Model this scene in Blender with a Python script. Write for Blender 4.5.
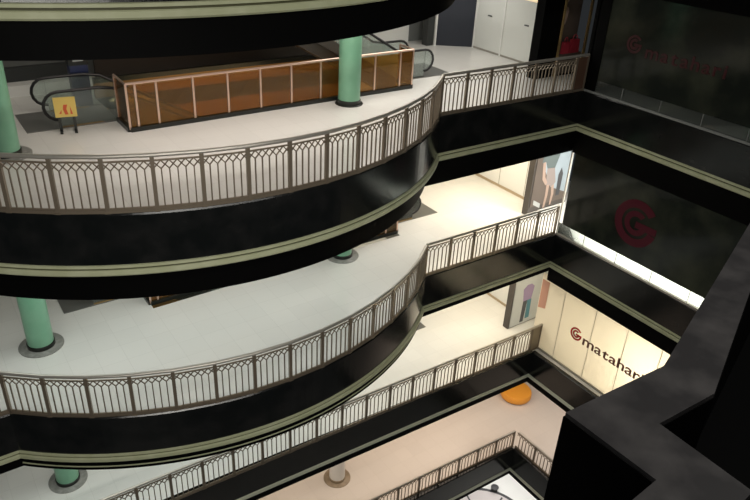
import bpy, bmesh, math, random
from mathutils import Vector, Matrix
random.seed(7)
S = bpy.context.scene
for o in list(bpy.data.objects):
    bpy.data.objects.remove(o)
C = S.collection
PI = math.pi

# ------------------------------------------------------------------ camera
CAM = Vector((-16.749, -13.049, 10.304))
YAW, PITCH, ROLL, FPX = 0.62678, 0.50372, 0.05419, 692.94
sy, cy = math.sin(YAW), math.cos(YAW)
sp, cp = math.sin(PITCH), math.cos(PITCH)
fw = Vector((sy*cp, cy*cp, -sp)); rt = Vector((cy, -sy, 0)); up = rt.cross(fw)
r2 = math.cos(ROLL)*rt + math.sin(ROLL)*up
u2 = -math.sin(ROLL)*rt + math.cos(ROLL)*up
cd = bpy.data.cameras.new('camera'); cam = bpy.data.objects.new('camera', cd); C.objects.link(cam)
M = Matrix.Identity(4)
for i in range(3):
    M[i][0] = r2[i]; M[i][1] = u2[i]; M[i][2] = -fw[i]; M[i][3] = CAM[i]
cam.matrix_world = M
cd.sensor_width = 36; cd.lens = 36*FPX/750; cd.clip_start = .05; cd.clip_end = 200
S.camera = cam

# ------------------------------------------------------------------ world, exposure
w = bpy.data.worlds.new('world'); S.world = w; w.use_nodes = True
w.node_tree.nodes['Background'].inputs[0].default_value = (.85, .93, 1, 1)
w.node_tree.nodes['Background'].inputs[1].default_value = .022
S.view_settings.view_transform = 'Standard'; S.view_settings.look = 'None'
S.view_settings.gamma = 1; S.view_settings.exposure = 0.0
S.view_settings.use_curve_mapping = False

def area(name, loc, sx, sy_, power, col, rot=(0, 0, 0), spread=PI):
    l = bpy.data.lights.new(name, 'AREA'); l.shape = 'RECTANGLE'; l.size = sx; l.size_y = sy_
    l.energy = power; l.color = col; l.spread = spread
    o = bpy.data.objects.new(name, l); o.location = loc; o.rotation_euler = rot; C.objects.link(o)
    return o
H = 4.8
LZ, LA, LB, LC, LD, LE = 9.6, 4.8, 0.0, -4.8, -9.6, -14.4
NEUT = (1, .97, .91); WARM = (1, .85, .62); PEACH = (1, .82, .66); COOL = (.93, 1, .95)
# ceiling lights of each gallery, mounted right under the slab above it
area('ceiling_light_bank', (-10.2, .8, 7.80), 7.5, 1.6, 155, (1, .90, .81))
area('ceiling_light_bank', (-4.5, 2.4, 7.60), 5, 2.2, 135, (1, .96, .88))
area('ceiling_light_bank', (-14.5, 4.6, 8.9), 3, 1.5, 30, (1, .92, .82))
area('ceiling_light_bank', (-.6, 5.0, 7.6), 2, 2, 30, NEUT)
area('ceiling_light_bank', (-12, 1.0, 2.98), 10, 2.2, 128, COOL)
area('ceiling_light_bank', (-4.2, 2.4, 2.85), 4, 3, 62, NEUT)
area('ceiling_light_bank', (-.8, 3.0, 2.85), 2.6, 3, 155, WARM)
area('ceiling_light_bank', (-12, 1.2, -1.52), 10, 2.4, 132, COOL)
area('ceiling_light_bank', (-4.2, 2.4, -1.72), 5, 3, 105, (1, .95, .82))
area('ceiling_light_bank', (-.3, 2.4, -1.72), 2.4, 3, 110, WARM)
area('ceiling_light_bank', (-10, 2.2, -6.45), 10, 3, 125, PEACH)
area('ceiling_light_bank', (-2, 2.2, -6.45), 6, 3, 120, PEACH)
area('ceiling_light_bank', (3, -1.5, -6.45), 4, 6, 115, (1, .87, .76))
area('hall_light_bank', (1.5, 1, -11.4), 6, 6, 230, NEUT)
# lights inside the shop on the right
area('shop_light_bank', (.9, -3.4, 2.9), 1.2, 8, 520, (1, .97, .90))
area('shop_light_bank', (2.2, -4.9, -3.0), 2.4, 3.0, 330, (1, .93, .76), (0, PI/2, 0))
area('shop_light_bank', (2.2, -1.4, -3.0), 2.4, 2.4, 60, (1, .88, .66), (0, PI/2, 0))
area('well_fill_light', (-9.6, 2.62, 4.25), 5.5, .2, 30, (1, .72, .35), (math.radians(80), 0, 0))  # added amber fill that brightens the well behind the glass, no fitting there
# added unseen fill lights, high and low, brightening mouldings and railings from the camera side
area('high_fill_light', (-13, -13.5, 15.5), 14, 1.0, 650, (1, .97, .90), (math.radians(58), 0, 0))
area('low_fill_light', (-17, -13.6, 6.3), 14, .8, 750, (1, .96, .88), (math.radians(72), 0, 0))

# ------------------------------------------------------------------ materials
def mat(name, col, rough=.5, metal=0.0, spec=.5, emis=None, estr=0, noise=None, alpha=None, coat=0):
    m = bpy.data.materials.new(name); m.use_nodes = True
    nt = m.node_tree; b = nt.nodes['Principled BSDF']
    b.inputs['Base Color'].default_value = (*col, 1); b.inputs['Roughness'].default_value = rough
    b.inputs['Metallic'].default_value = metal; b.inputs['Specular IOR Level'].default_value = spec
    b.inputs['Coat Weight'].default_value = coat
    if emis:
        b.inputs['Emission Color'].default_value = (*emis, 1); b.inputs['Emission Strength'].default_value = estr
    if noise:
        col2, scale, lo, hi = noise
        tc = nt.nodes.new('ShaderNodeTexCoord'); n = nt.nodes.new('ShaderNodeTexNoise')
        n.inputs['Scale'].default_value = scale; n.inputs['Detail'].default_value = 5
        nt.links.new(tc.outputs['Object'], n.inputs['Vector'])
        r = nt.nodes.new('ShaderNodeValToRGB')
        r.color_ramp.elements[0].position = lo; r.color_ramp.elements[0].color = (*col, 1)
        r.color_ramp.elements[1].position = hi; r.color_ramp.elements[1].color = (*col2, 1)
        nt.links.new(n.outputs['Fac'], r.inputs[0]); nt.links.new(r.outputs[0], b.inputs['Base Color'])
    return m

def tile_mat(name, col, line, size=.6, rough=.22):
    m = mat(name, col, rough); nt = m.node_tree; b = nt.nodes['Principled BSDF']
    tc = nt.nodes.new('ShaderNodeTexCoord'); br = nt.nodes.new('ShaderNodeTexBrick')
    br.offset = 0; br.inputs['Scale'].default_value = 1
    br.inputs['Brick Width'].default_value = size; br.inputs['Row Height'].default_value = size
    br.inputs['Mortar Size'].default_value = .004; br.inputs['Mortar Smooth'].default_value = .3
    c2 = tuple(c*.965 for c in col)
    br.inputs['Color1'].default_value = (*col, 1); br.inputs['Color2'].default_value = (*c2, 1)
    br.inputs['Mortar'].default_value = (*line, 1)
    nt.links.new(tc.outputs['Object'], br.inputs['Vector']); nt.links.new(br.outputs['Color'], b.inputs['Base Color'])
    return m

def glass_mat(name, tint, body, mixf, rough=.04):
    m = bpy.data.materials.new(name); m.use_nodes = True; nt = m.node_tree; nt.nodes.clear()
    out = nt.nodes.new('ShaderNodeOutputMaterial')
    tr = nt.nodes.new('ShaderNodeBsdfTransparent'); tr.inputs[0].default_value = (*tint, 1)
    df = nt.nodes.new('ShaderNodeBsdfDiffuse'); df.inputs[0].default_value = (*body, 1)
    tl = nt.nodes.new('ShaderNodeBsdfTranslucent'); tl.inputs[0].default_value = (*body, 1)
    ad = nt.nodes.new('ShaderNodeMixShader'); ad.inputs[0].default_value = .5
    nt.links.new(df.outputs[0], ad.inputs[1]); nt.links.new(tl.outputs[0], ad.inputs[2])
    m1 = nt.nodes.new('ShaderNodeMixShader'); m1.inputs[0].default_value = mixf
    nt.links.new(tr.outputs[0], m1.inputs[1]); nt.links.new(ad.outputs[0], m1.inputs[2])
    gl = nt.nodes.new('ShaderNodeBsdfGlossy'); gl.inputs['Roughness'].default_value = rough
    fr = nt.nodes.new('ShaderNodeFresnel'); fr.inputs[0].default_value = 1.45
    m2 = nt.nodes.new('ShaderNodeMixShader'); nt.links.new(fr.outputs[0], m2.inputs[0])
    nt.links.new(m1.outputs[0], m2.inputs[1]); nt.links.new(gl.outputs[0], m2.inputs[2])
    nt.links.new(m2.outputs[0], out.inputs[0])
    return m

def film_mat(name, col, transl):
    m = bpy.data.materials.new(name); m.use_nodes = True; nt = m.node_tree; nt.nodes.clear()
    out = nt.nodes.new('ShaderNodeOutputMaterial')
    df = nt.nodes.new('ShaderNodeBsdfDiffuse'); df.inputs[0].default_value = (*col, 1)
    tl = nt.nodes.new('ShaderNodeBsdfTranslucent'); tl.inputs[0].default_value = (*col, 1)
    m1 = nt.nodes.new('ShaderNodeMixShader'); m1.inputs[0].default_value = transl
    nt.links.new(df.outputs[0], m1.inputs[1]); nt.links.new(tl.outputs[0], m1.inputs[2])
    nt.links.new(m1.outputs[0], out.inputs[0])
    return m

FLOOR = tile_mat('cream_tile', (.74, .73, .70), (.62, .61, .58))
FLOORD = tile_mat('peach_tile', (.72, .66, .60), (.62, .56, .5))
CEIL = mat('painted_ceiling', (.6, .6, .56), .8)
GRAN = mat('black_granite', (.006, .007, .007), .16, spec=.4, noise=((.014, .014, .014), 2.2, .4, .75))
GRANR = mat('matt_black_granite', (.0025, .0025, .0025), .55, spec=.04)
CAPG = mat('grey_granite', (.035, .033, .034), .38, spec=.35, noise=((.075, .07, .07), 5, .42, .7))
TRIM = mat('pale_green_moulding', (.43, .45, .28), .5, noise=((.50, .52, .35), 3, .4, .7))
TRIMD = mat('moulding_groove', (.07, .07, .03), .6)
TRIMG = mat('grey_green_moulding', (.62, .65, .52), .45)
BRONZE = mat('brushed_bronze', (.215, .175, .13), .38, metal=.45)
STEEL = mat('polished_steel', (.50, .47, .42), .3, metal=.6)
GREEN = mat('mint_green_paint', (.17, .38, .25), .28, noise=((.21, .43, .29), 2, .4, .7))
WHITEP = mat('white_paint', (.78, .78, .75), .5)
BASE = mat('black_base', (.012, .014, .012), .3)
DISC = mat('grey_granite_disc', (.20, .20, .185), .35, noise=((.30, .30, .28), 9, .4, .7))
DISCB = mat('brown_granite_disc', (.26, .20, .13), .35, noise=((.33, .26, .18), 9, .4, .7))
PINKM = mat('rose_metal', (.72, .52, .42), .3, metal=.8)
AMBER = glass_mat('bronze_tinted_glass', (.88, .60, .27), (.38, .22, .06), .26)
ENDG = glass_mat('dark_bronze_glass', (.5, .34, .26), (.22, .13, .09), .75)
CLEAR = glass_mat('clear_glass', (.93, .97, .95), (.8, .85, .8), .06)
CLEARF = glass_mat('dusty_clear_glass', (.88, .93, .91), (.7, .75, .72), .10)
NAVY = mat('navy_panel', (.016, .020, .032), .5)
DARKW = mat('dark_wall', (.03, .033, .032), .6)
GREYW = mat('grey_wall', (.20, .21, .20), .7)
SHUT = mat('white_shutter', (.70, .71, .67), .45)
SEAM = mat('seam', (.30, .28, .24), .6)
BWOOD = mat('amber_wood', (.36, .19, .06), .45, noise=((.28, .14, .05), 1.6, .35, .7))
RUBB = mat('black_rubber', (.012, .012, .013), .4)
TRUSS = mat('bronze_cladding', (.42, .25, .08), .4, metal=.3)
TRUSSD = mat('dark_cladding', (.075, .07, .062), .4, metal=.3)
STEP = mat('escalator_step', (.12, .12, .12), .45, metal=.6)
PLATE = mat('floor_plate', (.20, .20, .19), .4, metal=.5)
DFILM = mat('dark_film_painted_reflections', (.014, .017, .014), .12, spec=.28, noise=((.050, .055, .038), .7, .48, .75))  # noise blotches are reflections on the glass, painted into the colour
DRED = mat('dark_red_film', (.075, .006, .016), .4, spec=.2)
DRED2 = mat('dim_red_letters', (.05, .004, .008), .3)
WFILM = film_mat('white_backlit_film', (.86, .82, .74), .55)
REDL = film_mat('red_film', (.55, .05, .05), .35)
BRNL = film_mat('brown_letters', (.22, .12, .10), .25)
ORANGE = mat('orange_upholstery', (.85, .36, .04), .5)
YEL = mat('yellow_plastic', (.75, .55, .14), .5)
SIGNRED = mat('red_ink', (.65, .10, .03), .5)
BLUE = mat('blue_plastic', (.015, .025, .09), .45)
GOLD = mat('gold_frame', (.55, .38, .16), .35, metal=.7)
MAROON = mat('red_bag', (.42, .03, .05), .5)
SKIN = mat('poster_skin', (.34, .24, .19), .6)
PBROWN = mat('poster_brown', (.10, .075, .06), .5)
PBLUE = mat('poster_pale_blue', (.27, .32, .36), .5)
PTEAL = mat('poster_teal', (.05, .16, .20), .5)
PGREY = mat('poster_grey', (.40, .41, .40), .5)
PDARK = mat('poster_dark', (.04, .04, .045), .5)
PPURP = mat('poster_purple', (.24, .17, .28), .5)
PCORAL = mat('coral_banner', (.62, .33, .24), .6)
MED = mat('pinkish_stone', (.50, .46, .46), .35)
DARKS = mat('dark_stone_inlay', (.03, .03, .035), .35)

# ------------------------------------------------------------------ mesh helpers
class MB:
    def __init__(s): s.v = []; s.f = []; s.mi = []; s.cur = 0
    def add(s, vs, fs):
        n = len(s.v); s.v += [tuple(v) for v in vs]
        for f in fs: s.f.append([i+n for i in f]); s.mi.append(s.cur)
    def box(s, a, b):
        x0, y0, z0 = (min(p, q) for p, q in zip(a, b)); x1, y1, z1 = (max(p, q) for p, q in zip(a, b))
        s.add([(x0,y0,z0),(x1,y0,z0),(x1,y1,z0),(x0,y1,z0),(x0,y0,z1),(x1,y0,z1),(x1,y1,z1),(x0,y1,z1)],
              [(3,2,1,0),(4,5,6,7),(0,1,5,4),(1,2,6,5),(2,3,7,6),(3,0,4,7)])
    def bar(s, p, q, wx, wy, upv=(0, 0, 1)):
        p = Vector(p); q = Vector(q); d = (q-p).normalized(); u = Vector(upv)
        if abs(d.dot(u)) > .98: u = Vector((1, 0, 0))
        a = d.cross(u).normalized()*wx/2; b = a.cross(d).normalized()*wy/2
        s.add([p-a-b, p+a-b, p+a+b, p-a+b, q-a-b, q+a-b, q+a+b, q-a+b],
              [(0,1,2,3),(7,6,5,4),(4,5,1,0),(5,6,2,1),(6,7,3,2),(7,4,0,3)])
    def tube(s, pts, r, n=10, closed=False):
        pts = [Vector(p) for p in pts]; m = len(pts); rings = []
        prev = None
        for i, p in enumerate(pts):
            if closed: d = pts[(i+1) % m]-pts[i-1]
            else: d = pts[min(i+1, m-1)]-pts[max(i-1, 0)]
            d.normalize()
            if prev is None:
                u = Vector((0, 0, 1)) if abs(d.z) < .9 else Vector((0, 1, 0))
                a = d.cross(u).normalized()
            else:
                a = (prev - d*prev.dot(d)).normalized()
            prev = a; b = d.cross(a)
            rings.append([p+a*r*math.cos(t)+b*r*math.sin(t) for t in [2*PI*k/n for k in range(n)]])
        vs = [v for R_ in rings for v in R_]; fs = []
        for i in range(m if closed else m-1):
            j = (i+1) % m
            for k in range(n):
                l = (k+1) % n; fs.append((i*n+k, i*n+l, j*n+l, j*n+k))
        if not closed:
            fs.append(tuple(range(n-1, -1, -1))); fs.append(tuple((m-1)*n+k for k in range(n)))
        s.add(vs, fs)
    def lathe(s, prof, c=(0, 0, 0), n=40, caps=True):
        vs = []; fs = []; m = len(prof)
        for r, z in prof:
            for k in range(n):
                t = 2*PI*k/n; vs.append((c[0]+r*math.cos(t), c[1]+r*math.sin(t), c[2]+z))
        for i in range(m-1):
            for k in range(n):
                l = (k+1) % n; fs.append((i*n+k, i*n+l, (i+1)*n+l, (i+1)*n+k))
        if caps: fs.append(tuple(range(n-1, -1, -1))); fs.append(tuple((m-1)*n+k for k in range(n)))
        s.add(vs, fs)
    def prism(s, poly, z0, z1):
        n = len(poly)
        s.add([(x, y, z0) for x, y in poly]+[(x, y, z1) for x, y in poly],
              [tuple(range(n-1, -1, -1)), tuple(range(n, 2*n))]+[(i, (i+1) % n, n+(i+1) % n, n+i) for i in range(n)])
    def extr(s, poly3, vec):
        n = len(poly3); v = Vector(vec); P = [Vector(p) for p in poly3]
        s.add(P+[p+v for p in P], [tuple(range(n-1, -1, -1)), tuple(range(n, 2*n))]+[(i, (i+1) % n, n+(i+1) % n, n+i) for i in range(n)])
    def sweep(s, path, prof, closed_prof=True):
        """path: list of (x,y, nx,ny) with outward normal; prof: list of (offset outward, z)"""
        m = len(prof); vs = []; fs = []
        for x, y, nx, ny in path:
            for o, z in prof: vs.append((x+nx*o, y+ny*o, z))
        for i in range(len(path)-1):
            for k in range(m):
                l = (k+1) % m; fs.append((i*m+k, i*m+l, (i+1)*m+l, (i+1)*m+k))
        fs.append(tuple(range(m-1, -1, -1))); fs.append(tuple((len(path)-1)*m+k for k in range(m)))
        s.add(vs, fs)
    def mesh(s, name, mats, smooth=False):
        me = bpy.data.meshes.new(name); me.from_pydata(s.v, [], s.f); me.update()
        for m_ in (mats if isinstance(mats, (list, tuple)) else [mats]): me.materials.append(m_)
        for p, i in zip(me.polygons, s.mi): p.material_index = i
        bm = bmesh.new(); bm.from_mesh(me); bmesh.ops.recalc_face_normals(bm, faces=bm.faces); bm.to_mesh(me); bm.free()
        if smooth:
            for p in me.polygons: p.use_smooth = True
            try: me.set_sharp_from_angle(angle=math.radians(35))
            except Exception: pass
        return me
    def build(s, name, mats, parent=None, smooth=False):
        o = bpy.data.objects.new(name, s.mesh(name, mats, smooth)); C.objects.link(o)
        if parent: o.parent = parent
        return o
def tag(o, label=None, cat=None, group=None, kind=None):
    if label: o['label'] = label
    if cat: o['category'] = cat
    if group: o['group'] = group
    if kind: o['kind'] = kind
    return o
def struct(o, label=None): o['kind'] = 'structure'; return tag(o, label)
def empty(name, loc, label, cat, group=None, rz=0):
    o = bpy.data.objects.new(name, None); o.location = loc; o.rotation_euler = (0, 0, rz); C.objects.link(o)
    o.empty_display_size = .2
    return tag(o, label, cat, group)
def link(me, name, parent, loc, rz=0):
    o = bpy.data.objects.new(name, me); C.objects.link(o); o.parent = parent; o.location = loc; o.rotation_euler = (0, 0, rz)
    return o
def copy_tree(o, parent=None):
    c = o.copy(); C.objects.link(c)
    if parent: c.parent = parent
    for ch in list(o.children): copy_tree(ch, c)
    return c

# ------------------------------------------------------------------ gallery outlines
K1 = -5.47
BULGE = {LZ: (-19.0, 3.7), LA: (-16.6, 2.35), LB: (-16.42, 2.08)}
def arc_pts(k1, k2, s, n=64):
    a = (k1-k2)/2; xm = (k1+k2)/2; R_ = (a*a+s*s)/(2*s); yc = R_-s; th = math.atan2(a, yc)
    out = []
    for i in range(n+1):
        t = th*(1-2*i/n); out.append((xm+R_*math.sin(t), yc-R_*math.cos(t), math.sin(t), -math.cos(t)))
    return out, R_, th
XL = -26.0; YR = -11.0
def front_paths(lv):
    """runs of (x,y,nx,ny) along the void edge, right to left"""
    if lv in BULGE:
        k2, s = BULGE[lv]; a, _, _ = arc_pts(K1, k2, s)
        return [[(0, 0, 0, -1), (K1, 0, 0, -1)], a, [(k2, 0, 0, -1), (XL, 0, 0, -1)]]
    return [[(0, 0, 0, -1), (XL, -XL*(.028 if lv == LC else .02), 0, -1)]]
RIGHT = [(0, YR, -1, 0), (0, 0, -1, 0)]
WELL = [(-12.6, 2.35), (-4.52, 2.5), (-4.52, 5.2), (-12.6, 5.2)]
YB = 7.6; XR = 4.0

def slab(lv, hole, xr=XR, bottom=None):
    outline = []
    for run in reversed(front_paths(lv)):
        outline += [(p[0], p[1]) for p in reversed(run)]
    outline += [(0, YR), (xr, YR), (xr, YB), (XL, YB)]
    o2 = []
    for p in outline:
        if not o2 or (Vector(p)-Vector(o2[-1])).length > 1e-4: o2.append(p)
    bm = bmesh.new()
    def loop(pts, z):
        vs = [bm.verts.new((x, y, z)) for x, y in pts]
        return vs, [bm.edges.new((vs[i], vs[(i+1) % len(vs)])) for i in range(len(vs))]
    zb = lv-(.45 if bottom is None else bottom)
    tops = [loop(o2, lv)]; bots = [loop(o2, zb)]
    if hole: tops.append(loop(WELL, lv)); bots.append(loop(WELL, zb))
    for L, idx in ((tops, 0), (bots, 1)):
        r = bmesh.ops.triangle_fill(bm, use_beauty=True, edges=[e for l in L for e in l[1]], normal=(0, 0, 1))
        for g in r['geom']:
            if isinstance(g, bmesh.types.BMFace): g.material_index = idx
    for (tv, _), (bv, _) in zip(tops, bots):
        n = len(tv)
        for i in range(n):
            j = (i+1) % n
            try: bm.faces.new((tv[i], tv[j], bv[j], bv[i])).material_index = 1
            except ValueError: pass
    bmesh.ops.recalc_face_normals(bm, faces=bm.faces)
    me = bpy.data.meshes.new('floor'); bm.to_mesh(me); bm.free()
    return me
def add_floor(lv, hole, fm, xr=XR):
    me = slab(lv, hole, xr); me.materials.append(fm); me.materials.append(CEIL)
    o = bpy.data.objects.new('floor', me); C.objects.link(o); struct(o)
    return o
add_floor(LZ, True, FLOOR); add_floor(LA, True, FLOOR); add_floor(LB, True, FLOOR)
add_floor(LC, False, FLOOR); add_floor(LD, False, FLOORD, 9)
b = MB(); b.box((XL, -16, LE-.2), (12, 9, LE)); struct(b.build('floor', tile_mat('hall_tile', (.72, .72, .71), (.6, .6, .6))))

tn = [0]
def fascia(run, lv, low, simple=False, line=False, rec=0.0):
    """black granite upstand, moulding, and the black band under it, hung on the void edge"""
    b = MB(); b.sweep(run, [(.02, lv-.985), (.02, lv-.0), (.0, lv+.03), (-.12, lv+.03), (-.14, lv-.985)])
    struct(b.build('fascia', GRAN))
    b = MB()
    if simple:
        b.sweep(run, [(.05, lv-.98), (.05, lv-1.10), (-.02, lv-1.12), (-.02, lv-.96)])
        tm = TRIMG
    else:
        b.sweep(run, [(.03, lv-.975), (.055, lv-.985), (.055, lv-1.03), (-.05, lv-1.03), (-.05, lv-.975)])
        b.sweep(run, [(.055, lv-1.065), (.075, lv-1.08), (.075, lv-1.16), (.05, lv-1.19), (-.05, lv-1.19), (-.05, lv-1.065)])
        b.cur = 1
        b.sweep(run, [(.035, lv-1.03), (.035, lv-1.065), (-.04, lv-1.065), (-.04, lv-1.03)])
        tm = TRIM
    if line:
        b.cur = 0
        b.sweep(run, [(.012, lv-1.345), (.012, lv-1.372), (-.02, lv-1.372), (-.02, lv-1.345)])
    tn[0] += 1
    struct(b.build('trim_%d' % tn[0], [tm, TRIMD]))
    t1 = 1.10 if simple else 1.19
    if lv == LA and run[-1][0] == K1: run = [run[0], (K1-.55, 0, 0, -1)]
    if lv == LA and len(run) == 2 and run[0][0] == BULGE[LA][0]: run = [(run[0][0]+.55, 0, 0, -1), run[1]]
    b = MB(); b.sweep(run, [(-rec, lv-low), (-rec, lv-t1+.02), (-rec-.16, lv-t1+.02), (-rec-.16, lv-low)])
    struct(b.build('fascia', GRANR))
for lv, lows, rlow in ((LZ, (1.9, 1.70, 1.7), 1.93), (LA, (1.86, 1.86, 1.86), 1.9), (LB, (1.38, 1.46, 1.46), 1.72)):
    for run, low in zip(front_paths(lv), lows):
        fascia(run, lv, low, line=(lv == LB and len(run) > 3), rec=.22 if (lv == LA and len(run) > 3) else 0.0)
    fascia(RIGHT, lv, rlow)
for lv, low in ((LC, 1.38), (LD, 1.35)):
    fascia(front_paths(lv)[0], lv, low, simple=True); fascia(RIGHT, lv, low, simple=True)

# back wall and side walls of each gallery
for lv, top, m_ in ((LA, LZ-.45, GREYW), (LB, LA-.45, WHITEP), (LC, LB-.45, WHITEP), (LD, LC-.45, WHITEP), (LE, LD-.45, WHITEP)):
    b = MB(); b.box((XL, YB-.1, lv), (XR, YB+.1, top)); struct(b.build('wall_back', m_))
# shop wall along the right end of the galleries
for lv, x, y0, top in ((LB, 1.1, 1.78, LA-.45), (LC, 1.25, 1.78, LB-.45)):
    b = MB(); b.box((x, y0, lv), (x+.15, YB-.1, top)); o = struct(b.build('wall_right', WHITEP))
    bb = MB(); bb.box((x-.02, y0, lv), (x, YB-.1, lv+.10)); struct(bb.build('baseboard_right', mat('tan_skirting', (.42, .33, .22), .5)))
    s_ = MB()
    for y in (2.6, 3.9, 5.2): s_.box((x-.008, y-.01, lv+.1), (x, y+.01, top))
    struct(s_.build('trim_%d' % (20+int(x*10)), SEAM))

# ------------------------------------------------------------------ railings
PW = .805
def panel_mesh(L):
    b = MB(); n = 6; g = L/n; y = 0
    b.bar((0, 0, .945), (L, 0, .945), .025, .03); b.bar((0, 0, .075), (L, 0, .075), .028, .035)
    for i in range(1, n):
        b.bar((i*g, 0, .08), (i*g, 0, .80), .026, .022)
    for i in range(n):
        b.bar((i*g, 0, .785), ((i+1)*g, 0, .94), .02, .02); b.bar((i*g, 0, .94), ((i+1)*g, 0, .785), .02, .02)
    return b.mesh('baluster_panel', BRONZE)
_pm = {}
def get_panel(L):
    k = round(L, 3)
    if k not in _pm: _pm[k] = panel_mesh(k)
    return _pm[k]
b = MB(); b.box((-.035, -.03, 0), (.035, .03, 1.02)); b.box((-.05, -.045, 0), (.05, .045, .02)); POST = b.mesh('post', BRONZE)
def railing(pts, lv, label, group=None, end=None, first_post=True, last_post=True):
    """pts: post positions along the run; end: length of a solid last bay towards pts[0]"""
    root = empty('railing', (pts[0][0], pts[0][1], lv+.03), label, 'railing', group)
    loc = [Vector((p[0]-pts[0][0], p[1]-pts[0][1], 0)) for p in pts]
    hb = MB()
    hl = [p.copy() for p in loc]
    for on, i, j in ((first_post, 0, 1), (last_post, -1, -2)):
        if not on: hl[i] += (hl[j]-hl[i]).normalized()*.08
    hb.tube([p+Vector((0, 0, 1.045)) for p in hl], .042, 12)
    hb.build('handrail', STEEL, root, True)
    bb = MB()
    for p, q in zip(loc, loc[1:]): bb.bar(p+Vector((0, 0, .032)), q+Vector((0, 0, .032)), .06, .064)
    bb.build('base_rail', BRONZE, root)
    for i, p in enumerate(loc):
        if (i == 0 and not first_post) or (i == len(loc)-1 and not last_post): continue
        d = (loc[min(i+1, len(loc)-1)]-loc[max(i-1, 0)]); link(POST, 'post', root, p, math.atan2(d.y, d.x))
    for i in range(len(loc)-1):
        d = loc[i+1]-loc[i]; a = math.atan2(d.y, d.x)
        if end and i == 0:
            e = MB(); e.box((.03, -.012, .04), (d.length-.03, .012, .98)); o = e.build('end_panel', end, root)
            o.location = loc[0]; o.rotation_euler = (0, 0, a); o['label'] = 'plain bronze-tinted end panel'; continue
        link(get_panel(d.length), 'baluster_panel', root, loc[i], a)
    return root
def straight(p, q, n):
    return [(p[0]+(q[0]-p[0])*i/n, p[1]+(q[1]-p[1])*i/n) for i in range(n+1)]
INS = .035
def arc_posts(lv):
    k2, s = BULGE[lv]; _, R_, th = arc_pts(K1, k2, s); L = 2*R_*th; n = round(L/(PW if lv == LA else .855))
    a, _, _ = arc_pts(K1, k2, s, n)
    if lv == LA:      # bays counted from the middle of the first one
        f, _, _ = arc_pts(K1, k2, s, 2*n)
        a = [f[0]]+f[1::2]+[f[-1]]
    return [(x-nx*INS, y-ny*INS) for x, y, nx, ny in a]
SG = 'gallery railings around the atrium'
for lv, nm in ((LA, 'upper gallery'), (LB, 'middle gallery')):
    ap = arc_posts(lv)
    k2 = BULGE[lv][0]
    railing(([(-.03, INS)]+straight((-.50, INS), (K1, INS), 6)) if lv == LA else straight((-.06, INS), (K1, INS), 6), lv,
            {LA: 'short straight bronze railing of the upper gallery, ending below the red bags',
             LB: 'short straight bronze railing at right of the middle gallery, running to the figure poster'}[lv], SG, end=ENDG if lv == LA else None)
    railing(ap, lv, {LA: 'long curved bronze railing on the bulging edge of the topmost railed gallery',
                     LB: 'curved bronze railing on the bulging edge of the second railed gallery from top'}[lv], SG, first_post=False)
railing(straight((-16.42, INS), (-21.8, INS), 6), LB, 'stub of straight bronze railing at far left, left of the second curved railing', SG, first_post=False)
railing([(.30, .06)]+straight((-.16, .06), (-.16-20*.875, .05+.019*17.5), 20), LC,
        'long straight bronze railing running diagonally below the curved railings, beige panel at its right end', SG, end=mat('beige_metal', (.30, .25, .18), .4, metal=.4))
for o in [railing(straight((.02, .12), (.02-9*.92, .12+.03*8.3), 9), LD, 'lowest bronze railing, slanting up to the corner above the white hall floor', SG),
  railing(straight((.12, .04), (.12, .04-4*.97), 4), LD, 'short lowest bronze railing turning right from the corner toward the dark parapet', SG, first_post=False)]:
    o.scale.z = .8      # this parapet is lower than the others

# ------------------------------------------------------------------ pillars
def pillar(x, y, lv, top, label, m_, dm, r=.29, capz=None):
    root = empty('round_pillar', (x, y, lv), label, 'pillar', 'round pillars of the galleries')
    dr = .37 if dm is BASE else .50
    b = MB(); b.lathe([(dr, .002), (dr, .022), (dr-.01, .028)]); b.build('floor_disc', dm, root, True)
    b = MB(); b.lathe([(r+.02, .028), (r+.02, .12), (r, .13)]); b.build('base_ring', BASE if dm is not DISCB else dm, root, True)
    b = MB(); b.lathe([(r, .125), (r, top-lv)]); b.build('shaft', m_, root, True)
pillar(-6.95, 2.02, LA, LZ-.45, 'round mint green pillar in front of the amber glass barrier', GREEN, BASE)
pillar(-15.22, 2.1, LA, LZ-.45, 'round green pillar cut by the left edge of the photo, top gallery', GREEN, DISC)
pillar(-15.36, 2.15, LB, LA-.45, 'round green pillar on a grey floor disc, left on the middle gallery', GREEN, DISC)
pillar(-6.85, 2.3, LB, LA-.45, 'green pillar of which only foot and grey disc show, middle gallery centre', GREEN, DISC)
pillar(-15.42, 2.55, LC, LB-.45, 'green pillar foot on a grey disc beneath the middle gallery, bottom left', GREEN, DISC)
pillar(-6.7, 2.45, LD, LC-.45, 'pale round pillar foot on a brown disc, lowest gallery', WHITEP, DISCB)

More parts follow.
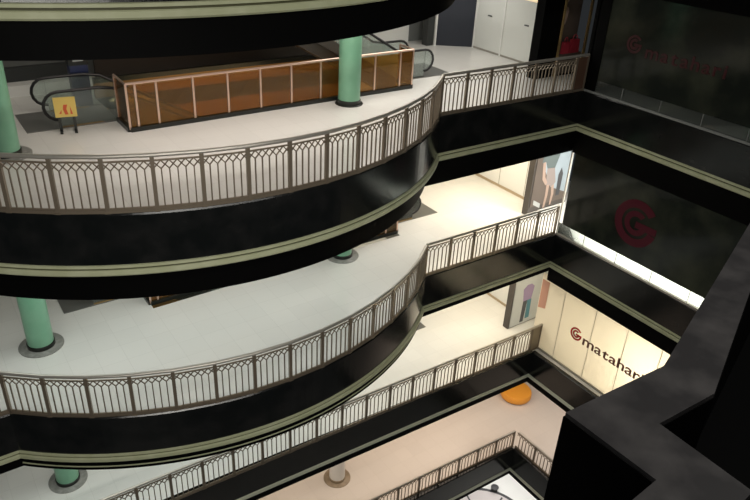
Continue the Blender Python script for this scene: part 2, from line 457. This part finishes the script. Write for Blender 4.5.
# ------------------------------------------------------------------ escalators and wells
def escalator(lv, label, y0=3.30, wd=1.25, xb=-4.5, xt=-12.6):
    """rises from xb at lv to xt at lv+H, going left"""
    TR = TRUSSD if lv == LA else TRUSS
    root = empty('escalator', (xb, y0, lv), label, 'escalator', 'escalators stacked in the well')
    def prof(off):   # nose line with flat ends, x relative to xb
        run = xt-xb
        return [(1.05, off), (.35, off), (0, off+.06), (run*.5, H/2+off), (run, H+off-.06), (run-.35, H+off), (run-1.25, H+off)]
    lo = prof(-.28); hi = prof(.02)
    for yy in (0, wd):
        b = MB()
        b.extr([(x, yy-.05, z) for x, z in lo]+[(x, yy-.05, z) for x, z in reversed(hi)], (0, .10, 0))
        b.build('side_cladding', TR, root)
        b = MB(); gh = prof(.78); gl = prof(.02)
        b.extr([(x, yy-.012, z) for x, z in gl]+[(x, yy-.012, z) for x, z in reversed(gh)], (0, .024, 0))
        gb = b.build('glass_balustrade', CLEARF, root)
        # handrail loop with rounded newels
        pts = []
        h = prof(.82); R_ = .32
        x0, z0 = h[0]; x1, z1 = h[-1]
        for k in range(9):
            t = -PI/2+PI*k/8; pts.append((x0+R_*math.cos(t), yy, z0-R_+R_*math.sin(t)))
        pts += [(x, yy, z) for x, z in h[1:-1]]
        for k in range(9):
            t = PI/2+PI*k/8; pts.append((x1+R_*math.cos(t), yy, z1-R_+R_*math.sin(t)))
        b = MB(); b.tube(pts, .036, 8); b.build('handrail', RUBB, root, True)
        for sx, px, pz in ((1, x0, z0), (-1, x1, z1)):
            b = MB(); n = 16
            poly = [(px+sx*R_*.92*math.cos(-PI/2+PI*k/n), yy-.012, pz-R_+R_*.92*math.sin(-PI/2+PI*k/n)) for k in range(n+1)]
            b.extr(poly, (0, .024, 0)); b.build('newel_glass', CLEARF, gb)
    b = MB(); n = 24; run = xt-xb
    for k in range(n):
        xa = run*k/n; za = H*k/n
        b.box((xa, .07, za-.15), (xa+run/n, wd-.07, za+.10))
    b.build('steps', STEP, root)
    b = MB(); b.extr([(0, .06, -.5), (0, .06, -.2), (run, .06, H-.3), (run, .06, H-.8)], (0, wd-.12, 0)); b.build('truss', TR, root)
    for xa, xe, z in ((0.02, 2.1, .006), (run-2.0, run-.02, H+.006)):
        b = MB(); b.box((xa, -.08, z-.004), (xe, wd+.08, z+.012)); b.build('landing_plate', PLATE, root)
    return root
escalator(LA, 'escalator climbing left from the upper gallery, newel right of the green pillar')
escalator(LB, 'escalator rising into the upper gallery, black handrail loops beside the yellow sign')
escalator(LC, 'escalator of which only landings show on the middle gallery, behind the left green pillar')

def barrier(lv, label):
    root = empty('glass_barrier', (-12.6, 2.35, lv), label, 'glass barrier', 'glass barriers around the escalator wells')
    W = [Vector((p[0]+12.6, p[1]-2.35, 0)) for p in WELL]
    hh = 1.09
    dy = .85 if lv == LA else .6
    path = [Vector((0, dy, 0)), W[0], W[1], W[1]+Vector((0, dy-.2, 0))]
    b = MB()
    for p, q in zip(path, path[1:]): b.bar(p+Vector((0, 0, .05)), q+Vector((0, 0, .05)), .12, .10)
    b.build('base_channel', BASE, root)
    b = MB(); b.tube([p+Vector((0, 0, hh)) for p in path], .03, 10); b.build('top_rail', PINKM, root, True)
    d = W[1]-W[0]; xs = [0, .20]+[.68+(d.x-1.13)*i/8 for i in range(0, 9)]+[d.x]
    xs = sorted(set(round(x, 3) for x in xs))
    fr = [W[0]+d*(x/d.x) for x in xs]
    pm = MB(); pm.box((-.022, -.018, .05), (.022, .018, hh)); pmesh = pm.mesh('post', PINKM)
    for p in fr+[path[0], path[-1]]: link(pmesh, 'post', root, p)
    segs = list(zip(fr, fr[1:]))+[(path[0], path[1]), (path[2], path[3])]
    for p, q in segs:
        b = MB(); t = (q-p).normalized()*.03; b.bar(p+t+Vector((0, 0, .56)), q-t+Vector((0, 0, .56)), .012, .94)
        b.build('glass_pane', AMBER, root)
    # brown far side of the well
    return root
barrier(LA, 'amber glass barrier with rose metal posts around the upper gallery escalator well')
bw = barrier(LB, 'glass barrier around the middle gallery escalator well, mostly hidden by the curved fascia')
bw.location.y += .2
for lv in (LA, LB):
    b = MB(); b.box((-12.6, 5.2, lv-1.6), (-4.5, 5.3, lv+.38)); struct(b.build('wall_back', BWOOD))
    b = MB(); b.box((-12.6, 5.18, lv+.38), (-4.5, 5.32, lv+.50)); struct(b.build('trim_%d' % (35 if lv == LA else 36), BASE))

b = MB(); b.box((-12.3, 6.1, LA), (-5.3, 6.25, LZ-.45)); struct(b.build('wall_back', mat('brown_black_wall', (.035, .026, .018), .6)))

# things at the left of the upper gallery
b = MB(); b.box((-21, 6.1, LA), (-12.4, 6.5, LA+.28)); o = b.build('low_plinth', WHITEP); tag(o, 'long low white plinth along the dark wall behind the escalator, far left', 'plinth')
b = MB(); b.box((-21, 6.51, LA), (-12.4, 6.7, LA+.62)); struct(b.build('wall_back', DARKW))
r = empty('caution_sign', (-13.78, 2.98, LA), 'yellow caution board with red marks beside the black escalator handrails', 'sign')
b = MB(); b.box((-.225, -.02, .34), (.225, .02, .78)); b.build('board', YEL, r)
for lx in (-.18, .12):
    b = MB(); b.box((lx, -.02, 0), (lx+.06, .02, .34)); b.box((lx, -.16, 0), (lx+.06, .16, .03)); b.build('leg', BASE, r)
b = MB(); b.extr([(-.02, -.026, .40), (.05, -.026, .40), (.02, -.026, .52), (.05, -.026, .62), (-.03, -.026, .62), (-.05, -.026, .52)], (0, .006, 0))
b.extr([(.09, -.026, .40), (.14, -.026, .40), (.10, -.026, .59)], (0, .006, 0)); b.extr([(-.14, -.026, .42), (-.09, -.026, .42), (-.08, -.026, .51)], (0, .006, 0)); b.build('red_marks', SIGNRED, r)
r.rotation_euler = (0, 0, -.2)
r = empty('blue_stand', (-13.0, 4.85, LA), 'dark blue upright stand with a pale plate, left behind the glass barrier', 'stand')
b = MB(); b.box((-.21, -.14, 0), (.21, .14, 1.0)); b.build('body', BLUE, r)
b = MB(); b.box((-.23, -.16, 1.0), (.23, .16, 1.26)); b.build('cap', BASE, r)
b = MB(); b.box((-.12, -.17, 1.1), (.12, -.159, 1.18)); b.build('plate', mat('pale_plate', (.4, .42, .42), .4), r)

# ------------------------------------------------------------------ shop fronts at the right of the upper gallery
x = .75
for i, (y0, y1) in enumerate(((4.42, 5.75), (2.30, 4.36))):
    r = empty('shutter', (x, (y0+y1)/2, LA), ['white closed shop shutter beside the dark navy panel', 'white closed shop shutter nearer the dark pillar'][i], 'shutter', 'white shop shutters')
    hw = (y1-y0)/2
    b = MB(); b.box((0, -hw, .06), (.05, hw, 1.98)); b.build('panel', SHUT, r)
    b = MB(); b.box((-.015, -hw, 0), (.06, hw, .06)); b.build('bottom_rail', SEAM, r)
    b = MB(); b.box((-.03, -.09, 1.2), (0, .09, 1.235)); b.build('handle', PDARK, r)
    b = MB(); b.box((0, -hw, 1.98), (.05, hw, 2.9)); b.build('lit_transom', mat('lit_transom_%d' % i, (.7, .6, .45), .5, emis=(1, .72, .42), estr=.75), r)
b = MB(); b.box((.72, 4.36, LA), (.80, 4.42, LZ-.45)); b.box((.72, 5.75, LA), (.80, 5.81, LZ-.45)); struct(b.build('trim_30', WHITEP))
b = MB(); b.prism([(.74, 5.83), (.90, 5.83), (.6, 6.75), (-.3, 6.75), (-.34, 6.58)], LA, LZ-.45); o = struct(b.build('wall_right', NAVY))
b = MB(); b.box((-.43, 6.54, LA), (-.36, 6.61, LZ-.45)); tag(b.build('thin_pole', WHITEP), 'thin white vertical pole at the left edge of the navy panel', 'pole')
b = MB(); b.box((-.72, 6.62, LA), (-.44, 6.9, LZ-.45)); struct(b.build('wall_back', DARKW))
b = MB(); b.box((-7.5, 7.35, LA), (-1.0, 7.45, LZ-.45)); struct(b.build('wall_back', WHITEP))
b = MB(); b.box((-.42, 1.62, LA), (.42, 1.95, LZ-.45)); b.box((.42, 2.08, LA), (.78, 2.28, LZ-.45)); struct(b.build('wall_right', GRANR))
r = empty('display_window', (.45, 1.6, LA), 'dark shop display window with gold frame strips and red bags, upper gallery', 'display window')
b = MB(); b.box((0, .41, 0), (1.25, .46, 2.9)); b.build('backdrop', PBROWN, r)
b = MB(); b.box((-.03, -.03, 0), (.03, .03, 2.9)); b.build('frame_post', GOLD, r)
b = MB(); b.box((1.17, -.03, 0), (1.25, .03, 2.9)); b.build('frame_post', GOLD, r)
b = MB(); b.box((0, 0, 0), (1.2, .40, .05)); b.build('sill', GRANR, r)
for i, (bx, wd, hh, lab) in enumerate(((.42, .30, .36, 'smaller red bag standing left in the gold-framed display window'), (.82, .42, .42, 'larger red bag standing right in the gold-framed display window'))):
    q = empty('handbag', (.45+bx, 1.70, LA+.66), lab, 'bag', 'red bags in the display window')
    b = MB(); b.extr([(-wd/2, -.05, 0), (wd/2, -.05, 0), (wd/2*.82, -.05, hh), (-wd/2*.82, -.05, hh)], (0, .1, 0)); b.build('body', MAROON, q)
    b = MB(); b.tube([(wd*.25*math.cos(t), 0, hh+.14*math.sin(t)) for t in [PI*k/8 for k in range(9)]], .012, 6); b.build('handle', MAROON, q, True)
b = MB(); b.box((.5, 1.64, LA+.05), (1.6, 1.96, LA+.66)); tag(b.build('display_plinth', PBROWN), 'dark plinth carrying the red bags in the display window', 'plinth')
q = empty('garment_form', (.80, 1.875, LA+1.5), 'pale headed garment form on a stand, high in the gold-framed display window', 'garment form')
b = MB(); b.lathe([(.02, 0), (.06, .05), (.09, .25), (.115, .4), (.09, .5), (.04, .56)], (0, 0, 0), 16); b.build('torso', SKIN, q, True)
b = MB(); b.lathe([(.02, .56), (.02, .68), (.07, .72), (.09, .82), (.05, .92)], (0, 0, 0), 14); b.build('neck', SKIN, q, True)
b = MB(); b.tube([(0, 0, -.84), (0, 0, .02)], .015, 8); b.build('stand', GOLD, q, True)

# ------------------------------------------------------------------ poster pillars on the two galleries below
def poster(lv, label, kind):
    r = empty('poster_pillar', (.2, 1.5, lv), label, 'poster', 'poster pillars at the shop entrance')
    b = MB(); b.box((0, .02, 0), (1.9, .27, 2.85 if lv == LB else 2.9)); b.build('pillar', mat('pillar_brown', (.06, .05, .042), .5), r)
    b = MB(); b.box((.07, 0, .30 if lv == LB else .04), (1.88, .02, 2.84)); b.build('sheet', PBROWN if kind == 0 else PGREY, r)
    if lv == LB:
        b = MB(); b.box((.5, -.012, 0), (1.9, .02, .10)); b.build('plinth', WHITEP, r)  # added white strip that brightens the dark pillar foot seen through the glass
    def flat(name, poly, m_, k=1):
        b = MB(); b.extr([(x_, -.002*k, z_) for x_, z_ in poly], (0, .003, 0)); b.build(name, m_, r)
    if kind == 0:
        flat('pale_sky', [(.95, 0.90), (1.88, 0.50), (1.88, 2.83), (.25, 2.83), (.4, 1.80)], PBLUE)
        flat('shirt', [(.38, 2.83), (1.12, 2.83), (1.15, 2.05), (1.0, 1.60), (.62, 1.65), (.5, 1.90), (.32, 1.90)], mat('poster_shirt', (.09, .115, .115), .6), 2)
        flat('arm', [(.36, 1.90), (.50, 1.90), (.58, 1.35), (.74, 1.10), (.66, 1.02), (.46, 1.26)], SKIN, 3)
        flat('shorts', [(.62, 1.65), (1.0, 1.62), (1.16, 1.05), (1.0, 0.88), (.84, 1.00), (.68, 1.02)], mat('poster_shorts', (.24, .20, .185), .6), 2)
        flat('leg', [(.72, 1.02), (.86, 1.00), (.86, 0.60), (.80, 0.15), (.70, 0.15), (.74, 0.60)], SKIN, 3)
        flat('leg', [(.98, 0.92), (1.10, 0.98), (1.16, 0.60), (1.10, 0.20), (1.02, 0.20), (1.04, 0.60)], SKIN, 3)
        flat('pale_patch', [(.2, 0.55), (.55, 0.35), (.55, 0.18), (.2, 0.38)], PGREY, 3)
        flat('second_figure', [(1.25, 1.30), (1.36, 1.55), (1.48, 1.30), (1.46, 0.50), (1.28, 0.50)], PDARK, 3)
    else:
        flat('purple_top', [(.52, 1.62), (.70, 1.77), (.92, 1.77), (1.10, 1.62), (1.02, 1.07), (.60, 1.07)], PPURP)
        flat('trousers', [(.60, 1.07), (.82, 1.07), (.76, 0.12), (.58, 0.12)], PDARK, 2)
        flat('teal_trousers', [(.82, 1.07), (1.04, 1.07), (1.06, 0.22), (.84, 0.22)], PTEAL, 2)
poster(LB, 'brown pillar poster of a figure in shorts, beside the dark emblem window', 0)
poster(LC, 'grey pillar poster with purple top and teal trousers, left of the lit sign', 1)

# ------------------------------------------------------------------ shop glazing along the right side of the void
def glazing(lv, wn, top, film, strip, y_first, seams, fm, seam_m, x=0):
    b = MB()
    if strip: b.box((.03, -10.9, lv+.03), (.05, -.04, lv+strip))
    if strip: struct(b.build('window_%d' % wn, CLEAR))
    b = MB(); ys = [y_first]+seams+[-10.9]
    for a, c in zip(ys, ys[1:]): b.box((x+.02, c+(0 if strip else .006), lv+(strip or .08)), (x+.035, a-(0 if strip else .006), lv+top))
    o = struct(b.build('window_%d' % (wn+1), fm))
    b = MB()
    for y in seams: b.box((x+.022, y-.007, lv+.03), (x+.045, y+.007, lv+(strip or top)))
    b.box((x-.02, -10.9, lv+.03), (x+.09, y_first if not strip else 0.0, lv+.09))
    if strip: b.box((.0, -.04, lv+.03), (.06, 0.0, lv+top))
    struct(b.build('window_%d' % (wn+2), seam_m))
glazing(LA, 1, 2.87, True, .42, -.10, [-1.3, -2.55, -3.8, -5.05, -6.3, -7.55, -8.8], DFILM, GREYW)
glazing(LB, 4, 3.06, True, .47, -.16, [-1.1, -2.35, -3.6, -4.85, -6.1, -7.35, -8.6], DFILM, STEEL)
glazing(LC, 7, 3.06, True, 0, .42, [-.66, -1.98, -3.22, -4.46, -5.7, -6.95, -8.2], WFILM, SEAM, .29)
# shop interior: back wall, end wall
for lv in (LA, LB, LC):
    b = MB(); b.box((2.6, YR, lv), (2.75, 1.4, lv+H-.45)); struct(b.build('wall_right', WHITEP if lv != LA else DARKW))
b = MB(); b.box((.0, -.38, LA+.03), (.018, .04, LA+2.87)); b.box((.0, .05, LA+.03), (.06, .12, LA+2.85)); struct(b.build('trim_31', GRANR))
b = MB(); b.box((.06, .04, LA), (2.6, .10, LZ-.45)); struct(b.build('wall_back', DARKW))

def mark(cy, cz, R_, m_, name, label, x=0.012, thick=.012, wdt=.26):
    """round spiral logo: open ring with an inner hook"""
    root = empty(name, (x, cy, cz), label, 'logo')
    b = MB()
    def band(r0, r1, t0, t1, n=40):
        P = [(r0, t0+(t1-t0)*k/n) for k in range(n+1)]; Q = [(r1, t0+(t1-t0)*k/n) for k in range(n+1)]
        for k in range(n):
            quad = [(0, -P[k][0]*math.cos(P[k][1]), P[k][0]*math.sin(P[k][1])), (0, -P[k+1][0]*math.cos(P[k+1][1]), P[k+1][0]*math.sin(P[k+1][1])),
                    (0, -Q[k+1][0]*math.cos(Q[k+1][1]), Q[k+1][0]*math.sin(Q[k+1][1])), (0, -Q[k][0]*math.cos(Q[k][1]), Q[k][0]*math.sin(Q[k][1]))]
            b.extr(quad, (thick, 0, 0))
    band(R_*(1-wdt), R_, math.radians(40), math.radians(345))
    ro = R_*(1-wdt)*.80
    band(ro*.55, ro, math.radians(50), math.radians(350))
    b.extr([(-.003, 0, R_*.10), (-.003, -R_*.97, R_*.10), (-.003, -R_*.97, -R_*.18), (-.003, 0, -R_*.18)], (thick, 0, 0))
    b.build('emblem', m_, root)
    return root
mark(-1.41, -3.23, .24, REDL, 'round_logo', 'small red spiral logo at the left of the lit white shop sign', x=.288)
mark(-2.72, 1.62, .72, DRED, 'round_logo', 'large dark red spiral emblem on the dark shop window', wdt=.34)
mark(-1.35, 6.45, .24, DRED2, 'round_logo', 'barely visible dim red logo on the dark window of the upper gallery')
def letters(text, y0, zb, size, sx, m_, label, step, x=.012, total=None):
    root = empty('sign_lettering', (x, y0, zb), label, 'sign')
    y = 0
    for ch in text:
        fc = bpy.data.curves.new('letter', 'FONT'); fc.body = ch; fc.size = size; fc.extrude = .006; fc.offset = .006
        tmp = bpy.data.objects.new('letter', fc); C.objects.link(tmp)
        dg = bpy.context.evaluated_depsgraph_get(); me = bpy.data.meshes.new_from_object(tmp.evaluated_get(dg))
        bpy.data.objects.remove(tmp)
        xs = [v.co.x for v in me.vertices]; x0, x1 = min(xs), max(xs)
        for v in me.vertices:
            lx, ly, lz = (v.co.x-x0)*sx, v.co.y, v.co.z; v.co = (-lz+.0, -(y+lx), ly)
        me.update(); me.materials.clear(); me.materials.append(m_)
        o = bpy.data.objects.new('letter', me); C.objects.link(o); o.parent = root
        y += (x1-x0)*sx+step
    if total:
        for o in root.children: o.scale.y = total/(y-step); 
        for o in root.children: o.location.y = 0
    return root
letters('matahari', -1.73, -3.45, .53, 1.0, BRNL, 'brown "matahari" lettering on the lit white shop sign', .03, .288, 2.42)
letters('matahari', -1.75, 6.18, .49, 1.2, DRED2, 'dim red "matahari" lettering on the dark window, upper gallery', .07)
b = MB(); b.extr([(.288, .38, -1.98), (.288, .06, -1.98), (.288, .06, -3.05), (.288, .38, -3.15)], (.006, 0, 0))
tag(b.build('hanging_banner', PCORAL), 'narrow coral hanging banner on the lit shop front, right of the grey poster', 'banner')

# ------------------------------------------------------------------ lowest floor, orange seat
r = empty('ottoman', (2.33, 2.28, LD), 'round orange seat on the pale floor below the lit sign corner', 'seat')
b = MB(); b.lathe([(.56, 0.0), (.62, .03), (.62, .06)]); b.build('base', PBROWN, r, True)
b = MB(); b.lathe([(.64, .06), (.67, .12), (.67, .30), (.63, .36), (.5, .38)]); b.build('cushion', ORANGE, r, True)
r = empty('floor_medallion', (-.3, .5, LE), 'large round stone inlay with dark ring on the bottom hall floor', 'floor inlay')
b = MB(); b.lathe([(1.98, .001), (1.98, .008)]); b.build('stone_disc', MED, r)
b = MB(); b.lathe([(1.98, .001), (2.12, .001), (2.12, .010), (1.98, .010), (1.98, .001)], n=64, caps=False); b.build('dark_ring', DARKS, r)
for t in (.4, 1.3, 2.2):
    b = MB(); b.bar((.3*math.cos(t), .3*math.sin(t), .009), (1.9*math.cos(t), 1.9*math.sin(t), .009), .08, .004); b.build('inlay_strip', DARKS, r)
r = empty('black_bin', (1.45, 1.75, LE), 'small black bin on the bottom hall floor beside the round inlay', 'bin')
b = MB(); b.lathe([(.14, 0), (.17, .17), (.18, .18), (.18, .20)], n=20); b.build('body', BASE, r, True)
b = MB(); b.lathe([(.18, .20), (.10, .23), (.02, .24)], n=20); b.build('lid', PDARK, r, True)

# ------------------------------------------------------------------ dark stone parapet near the camera
ZP = 8.6
outer = [(-10.9, -10.68), (-12.83, -11.35), (-14.46, -11.92), (-15.02, -11.90), (-15.01, -12.28), (-16.6, -12.40)]
inner = [(-16.6, -12.64), (-14.78, -12.48), (-14.77, -12.12), (-14.44, -12.13), (-13.58, -11.78), (-10.9, -10.88)]
def inset(poly, d):
    n = len(poly); out = []
    for k in range(n):
        p0, p1, p2 = (Vector(poly[(k+j) % n]) for j in (-1, 0, 1))
        a = (p1-p0).normalized(); c = (p2-p1).normalized()
        na = Vector((a.y, -a.x)); nc = Vector((c.y, -c.x)); m_ = (na+nc)
        if m_.length < .1: m_ = na
        m_ = m_/max(m_.dot(na), .35); out.append(tuple(p1+m_*d))
    return out
b = MB(); b.prism(outer+inner, ZP-.02, ZP); struct(b.build('trim_40', CAPG))
b = MB(); b.prism(inset(outer+inner, .004), 6.6, ZP-.02); struct(b.build('wall_front', GRANR))
b = MB(); b.prism([(x_, y_) for x_, y_ in inner]+[(-6, -10.95), (-6, -17), (-17, -17)], ZP-1.25, ZP-1.05); struct(b.build('floor', GRANR))  # black colour stands in for the deep shade inside the parapet
